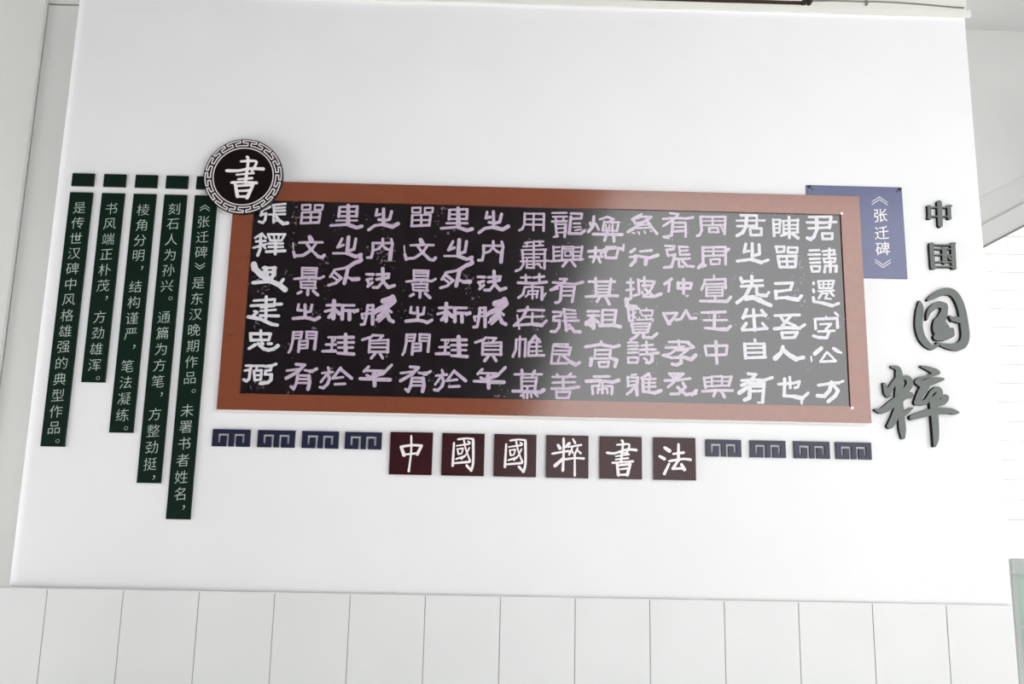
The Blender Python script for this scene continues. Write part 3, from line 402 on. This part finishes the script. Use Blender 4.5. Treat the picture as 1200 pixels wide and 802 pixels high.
obj('bolt', hexa(1.377, Z + 2.2220, .007, -.036, -.042), M['rust'], br)
def tube(pts, r, n=8):
    v, f = [], []
    for i, p in enumerate(pts):
        d = Vector(pts[min(i + 1, len(pts) - 1)]) - Vector(pts[max(i - 1, 0)]); d.normalize()
        s = d.cross(Vector((0, 1, 0))).normalized(); u = s.cross(d)
        for k in range(n):
            t = 2 * math.pi * k / n; v.append(tuple(Vector(p) + r * (math.cos(t) * s + math.sin(t) * u)))
    for i in range(len(pts) - 1):
        for k in range(n): f.append((i * n + k, i * n + (k + 1) % n, (i + 1) * n + (k + 1) % n, (i + 1) * n + k))
    f += [tuple(range(n)), tuple(range((len(pts) - 1) * n, len(pts) * n))]
    return v, f
cb = thing('cable', 'thin grey cable sagging along the cornice right of the bracket', 'cable', (1.75, -.006, Z + 2.2))
obj('wire', tube([(x, -.0105, Z + zz) for x, zz in ((1.40, 2.211), (1.5, 2.2155), (1.6, 2.2145), (1.7, 2.2165), (1.8, 2.215), (1.9, 2.2105), (2.0, 2.204), (2.06, 2.1995), (2.11, 2.1975))], .0035), M['cable'], cb)
obj('clip', join(box(1.652, 1.66, -.016, -.006, Z + 2.196, Z + 2.222), box(1.648, 1.664, -.017, -.014, Z + 2.203, Z + 2.207)), M['cable'], cb)

# ================================================================== calligraphy panel
panel = thing('calligraphy_panel', 'long black calligraphy rubbing panel in a copper brown border across the middle of the wall', 'wall panel', (.198, 0, Z + .262))
PX0, PX1, PZ0, PZ1 = -1.1655, 1.5645, Z + .2685, Z + 1.2645
SX0, SX1, SZ0, SZ1 = -1.0775, 1.480, Z + .3365, Z + 1.179
obj('backing_board', join(box(PX0 + .002, PX1 - .002, -.018, -.010, PZ0 - .007, PZ1 - .002)), M['pvc'], panel)
for x in (-1.0, .05, 1.0):
    for zz in (Z + .4, Z + 1.05):
        obj('standoff', box(x, x + .3, -.010, -.0015, zz, zz + .04), M['pvc'], panel)
def frame_bar(pts, y0=-.018, y1=-.028): return prism(pts, y0, y1)
obj('border', join(frame_bar([(PX0, PZ0), (PX1, PZ0), (SX1, SZ0), (SX0, SZ0)]), frame_bar([(PX0, PZ1), (PX1, PZ1), (SX1, SZ1), (SX0, SZ1)]),
                   frame_bar([(PX0, PZ0), (PX0, PZ1), (SX0, SZ1), (SX0, SZ0)]), frame_bar([(PX1, PZ0), (PX1, PZ1), (SX1, SZ1), (SX1, SZ0)])), M['copper'], panel)
sheet = obj('rubbing_sheet', box(SX0 + .0005, SX1 - .0005, -.020, -.018, SZ0 + .0005, SZ1 - .0005), M['rubbing'], panel, label='black ink rubbing sheet')
SH = .4772
for col in range(1, 17):
    src, dx = (col, 0) if col not in (5, 6, 7) else (col - 3, SH)
    for row in range(1, 7):
        obj('character', glyph('p%d,%d' % (src, row), -.0200, -.0206 - row * .00001, dx=dx), M['ink2' if col == 1 or col > 13 else 'ink3' if col > 9 else 'ink'], sheet)
for x, zz in ((SX1 + .004, SZ1 + .004), (SX1 + .006, SZ0 - .006)):
    obj('corner_pin', prism([(x + .006 * math.cos(k * math.pi / 5), zz + .006 * math.sin(k * math.pi / 5)) for k in range(10)], -.028, -.0295), M['white'], panel, label='small white pin')

# ================================================================== round emblem
EC = (-1.1277, Z + 1.2785); ER = .1708
roundel = thing('round_emblem', 'round black emblem with white character 書, on the upper left corner of the long panel', 'emblem', (EC[0], 0, EC[1] - ER))
def ring(r0, r1, y0, y1, n=72):
    v = []
    for k in range(n):
        t = 2 * math.pi * k / n; c, s = math.cos(t), math.sin(t)
        v += [(EC[0] + r * c, y, EC[1] + r * s) for r in (r0, r1) for y in (y0, y1)]
    f = []
    for k in range(n):
        a, b = 4 * k, 4 * ((k + 1) % n)
        f += [(a, b, b + 2, a + 2), (a + 1, a + 3, b + 3, b + 1), (a, a + 1, b + 1, b), (a + 2, b + 2, b + 3, a + 3)]
    return v, f
def circ(r, n=72): return [(EC[0] + r * math.cos(2 * math.pi * k / n), EC[1] + r * math.sin(2 * math.pi * k / n)) for k in range(n)]
obj('disc', prism(circ(ER), -.0285, -.042), M['black'], roundel)
for a, b in ((-.10, -.05), (-.10, .05), (.06, .05)):
    obj('standoff', box(EC[0] + a, EC[0] + a + .03, -.0285, -.012, EC[1] + b, EC[1] + b + .03), M['pvc'], roundel)
obj('inner_ring', ring(ER * .745, ER * .772, -.042, -.0428), M['disc'], roundel, label='thin white ring')
NU = 14; pts = []
def pol(u, v):
    r = ER * (.825 + .135 * v); t = math.pi / 2 + .11 - 2 * math.pi * u / NU
    return (EC[0] + r * math.cos(t), EC[1] + r * math.sin(t))
key = []
for k in range(NU):
    path = [(.08, 1), (.92, 1), (.92, .58), (.60, .5), (.60, 0), (1.40, 0), (1.40, .5), (1.08, .58), (1.08, 1)]
    pp = []
    for (u0, v0), (u1, v1) in zip(path, path[1:]):
        for q in range(3): pp.append(pol(k + u0 + (u1 - u0) * q / 3, v0 + (v1 - v0) * q / 3))
    pp.append(pol(k + path[-1][0], path[-1][1]))
    key.append(line(pp, .0049, -.042, -.0428))
obj('key_pattern_ring', join(*key), M['disc'], roundel, label='white key pattern')
obj('character', glyph('d1', -.042, -.0434, curve=True), M['white'], roundel, label='white brush character')

# ================================================================== five green text strips and the blocks over them
STRIP = [(-1.8315, .1027, '是传世汉碑中风格雄强的典型作品。', 1.1285, .1793, 14, 'leftmost green text strip, starting 是传世汉碑 and ending low at the left edge of the wall'),
         (-1.694, .372, '书风端正朴茂，方劲雄浑。', 1.1291, .4446, 10, 'shortest dark green text strip, starting 书风端正, second from the left edge of the wall'),
         (-1.5573, .165, '棱角分明，结构谨严，笔法凝练。', 1.1268, .2378, 13, 'middle dark green text strip of the five, starting 棱角分明'),
         (-1.4243, -.0378, '刻石人为孙兴。通篇为方笔，方整劲挺，', 1.1343, .0396, 16, 'fourth dark green text strip from the left, starting 刻石人为孙兴'),
         (-1.2925, -.1805, '《张迁碑》是东汉晚期作品。未署书者姓名，', 1.0799, -.0784, 18, 'longest dark green text strip, beginning under the round emblem and reaching lowest')]
CAPL = ['small dark green block above the leftmost green text strip', 'small dark green block above the shortest green text strip', 'small dark green block above the middle green text strip',
        'small dark green block above the fourth green text strip, left of the round emblem', 'small dark green block mostly hidden behind the round emblem']
def chevrons(x, z, up, w=.030, h=.011):
    s = 1 if up else -1
    return join(*[line([(x - w, z - s * h + o), (x, z + s * h + o), (x + w, z - s * h + o)], .0028, -.0003 + Y0, Y0 - .0006) for o in (.006, -.006)])
for i, (x, zb, txt, za, zl, n, lab) in enumerate(STRIP):
    st = thing('text_strip', lab, 'sign', (x, 0, Z + zb), 'dark green text strips')
    obj('board', chamfer_box(x - .0487, x + .0487, 0, -.010, Z + zb, Z + 1.1995, .0012), M['green'], st)
    pitch_z = (za - zl) / (n if i < 4 else n - 1)
    z0 = Z + za + (pitch_z if i == 4 else 0)
    Y0 = -.010
    for k, ch in enumerate(txt):
        zz = z0 - pitch_z * k
        if ch in '《》':
            geo = chevrons(x, zz + (-.006 if ch == '《' else .006), ch == '《', .020, .007)
        elif ch == '，': geo = printed(ch, x + .020, zz + .014, .056, -.010, -.0106)
        elif ch == '。': geo = printed(ch, x + .020, zz + .014, .056, -.010, -.0106)
        else: geo = printed(ch, x, zz, .0575, -.010, -.0106)
        if geo: obj('character', geo, M['greenink'], st)
    obj('green_block', chamfer_box(x - .0477, x + .0477, 0, -.010, Z + 1.2285, Z + 1.2865, .0015), M['greencap'], label=CAPL[i], cat='block', group='small green blocks over the text strips')

# ================================================================== blue title plaque
tp = thing('title_plaque', 'slate blue plaque with white title 《张迁碑》, half hidden behind the right end of the long panel', 'plaque', (1.55, 0, Z + .9))
obj('board', chamfer_box(1.3413, 1.767, 0, -.008, Z + .9005, Z + 1.3187, .0012), M['blue'], tp)
for x in (1.354, 1.757):
    obj('nail', join(prism([(x + .008 * math.cos(k * math.pi / 4), Z + 1.3095 + .007 * math.sin(k * math.pi / 4)) for k in range(8)], -.008, -.012),
                     prism([(x + (-.014 if x > 1.5 else .012) + .004 * math.cos(k * math.pi / 3), Z + 1.298 + .004 * math.sin(k * math.pi / 3)) for k in range(6)], -.008, -.0095)), M['nail'], tp, label='black nail head')
Y0 = -.008
obj('bracket_mark', chevrons(1.6637, Z + 1.2531, True, .034, .012), M['white'], tp)
obj('bracket_mark', chevrons(1.6622, Z + .967, False, .034, .012), M['white'], tp)
for ch, zz in (('张', 1.1855), ('迁', 1.1062), ('碑', 1.034)):
    obj('character', printed(ch, 1.6648, Z + zz, .066, -.008, -.0088, .1, .004), M['white'], tp)

# ================================================================== six maroon plaques
PL = [(-.3567, '中', 'leftmost dark maroon square plaque with white character 中'), (-.1418, '國', 'dark maroon square plaque with white character 國, next to the 中 plaque'),
      (.0740, '國', 'dark maroon square plaque with white character 國, next to the 粹 plaque'), (.2908, '粹', 'dark maroon square plaque with white character 粹'),
      (.5134, '書', 'dark maroon square plaque with white character 書'), (.7378, '法', 'rightmost dark maroon square plaque with white character 法')]
for i, (x, ch, lab) in enumerate(PL):
    p = thing('character_plaque', lab, 'plaque', (x, 0, Z + .017), 'maroon character plaques under the panel')
    obj('board', chamfer_box(x - .0878, x + .0878, 0, -.015, Z + .0170, Z + .1915, .0015), M['brown'], p)
    obj('character', glyph('q%d' % (i + 1), -.015, -.0165, curve=True), M['white'], p, label='white brush character')

# ================================================================== navy key-pattern blocks
def key_block(x0, x1, z0, z1):
    fx = [0, .148, .217, .368, .438, .571, .638, .79, .857, 1.0]; fz = [0, .22, .63, .745, 1.0]
    X = [x0 + (x1 - x0) * a for a in fx]; ZZ = [z0 + (z1 - z0) * a for a in fz]
    hole = set()
    for c in (1, 2, 3): hole.add((c, 2))
    hole |= {(1, 1), (3, 1), (3, 0)}
    for c in (5, 6, 7): hole.add((c, 2))
    hole |= {(5, 1), (5, 0), (7, 1)}
    solid = {(c, r) for c in range(9) for r in range(4)} - hole
    vid, v, f = {}, [], []
    def vi(i, j, y):
        if (i, j, y) not in vid: vid[(i, j, y)] = len(v); v.append((X[i], (-.0125, 0)[y], ZZ[j]))
        return vid[(i, j, y)]
    for c, r in solid:
        for y in (0, 1): f.append((vi(c, r, y), vi(c + 1, r, y), vi(c + 1, r + 1, y), vi(c, r + 1, y)))
        for dc, dr, a, b in ((-1, 0, (c, r), (c, r + 1)), (1, 0, (c + 1, r), (c + 1, r + 1)), (0, -1, (c, r), (c + 1, r)), (0, 1, (c, r + 1), (c + 1, r + 1))):
            if (c + dc, r + dr) not in solid: f.append((vi(*a, 0), vi(*b, 0), vi(*b, 1), vi(*a, 1)))
    return v, f
KB = [(-1.1792, -1.0247), (-.9928, -.8395), (-.8102, -.6590), (-.6322, -.4807), (.8700, 1.0180), (1.0555, 1.2045), (1.2399, 1.3898), (1.4160, 1.5652)]
KL = ['leftmost navy key-pattern block, nearest the longest green text strip', 'second navy key-pattern block from the left', 'third navy key-pattern block from the left', 'navy key-pattern block just left of the 中 plaque',
      'navy key-pattern block just right of the 法 plaque', 'second navy key-pattern block right of the 法 plaque', 'third navy key-pattern block right of the 法 plaque', 'rightmost navy key-pattern block, under the right corner of the long panel']
for (x0, x1), lab in zip(KB, KL):
    obj('key_pattern_block', key_block(x0, x1, Z + .1173, Z + .1880), M['navy'], label=lab, cat='ornament', group='navy key-pattern blocks under the panel')

# ================================================================== raised lettering at the right
for k, lab in (('r1', 'small raised dark grey character 中 at the top right of the wall'), ('r2', 'small raised dark grey block character 国 below the raised 中'),
               ('r3', 'large raised dark grey brush character 国 with a rounded outline'), ('r4', 'largest raised dark grey brush character 粹, lowest of the four')):
    obj('raised_character', glyph(k, 0, -.018, curve=k in ('r3', 'r4'), front=0, side=1, n=7), (M['grey'], M['greyside']), label=lab, cat='lettering', group='raised dark grey characters')
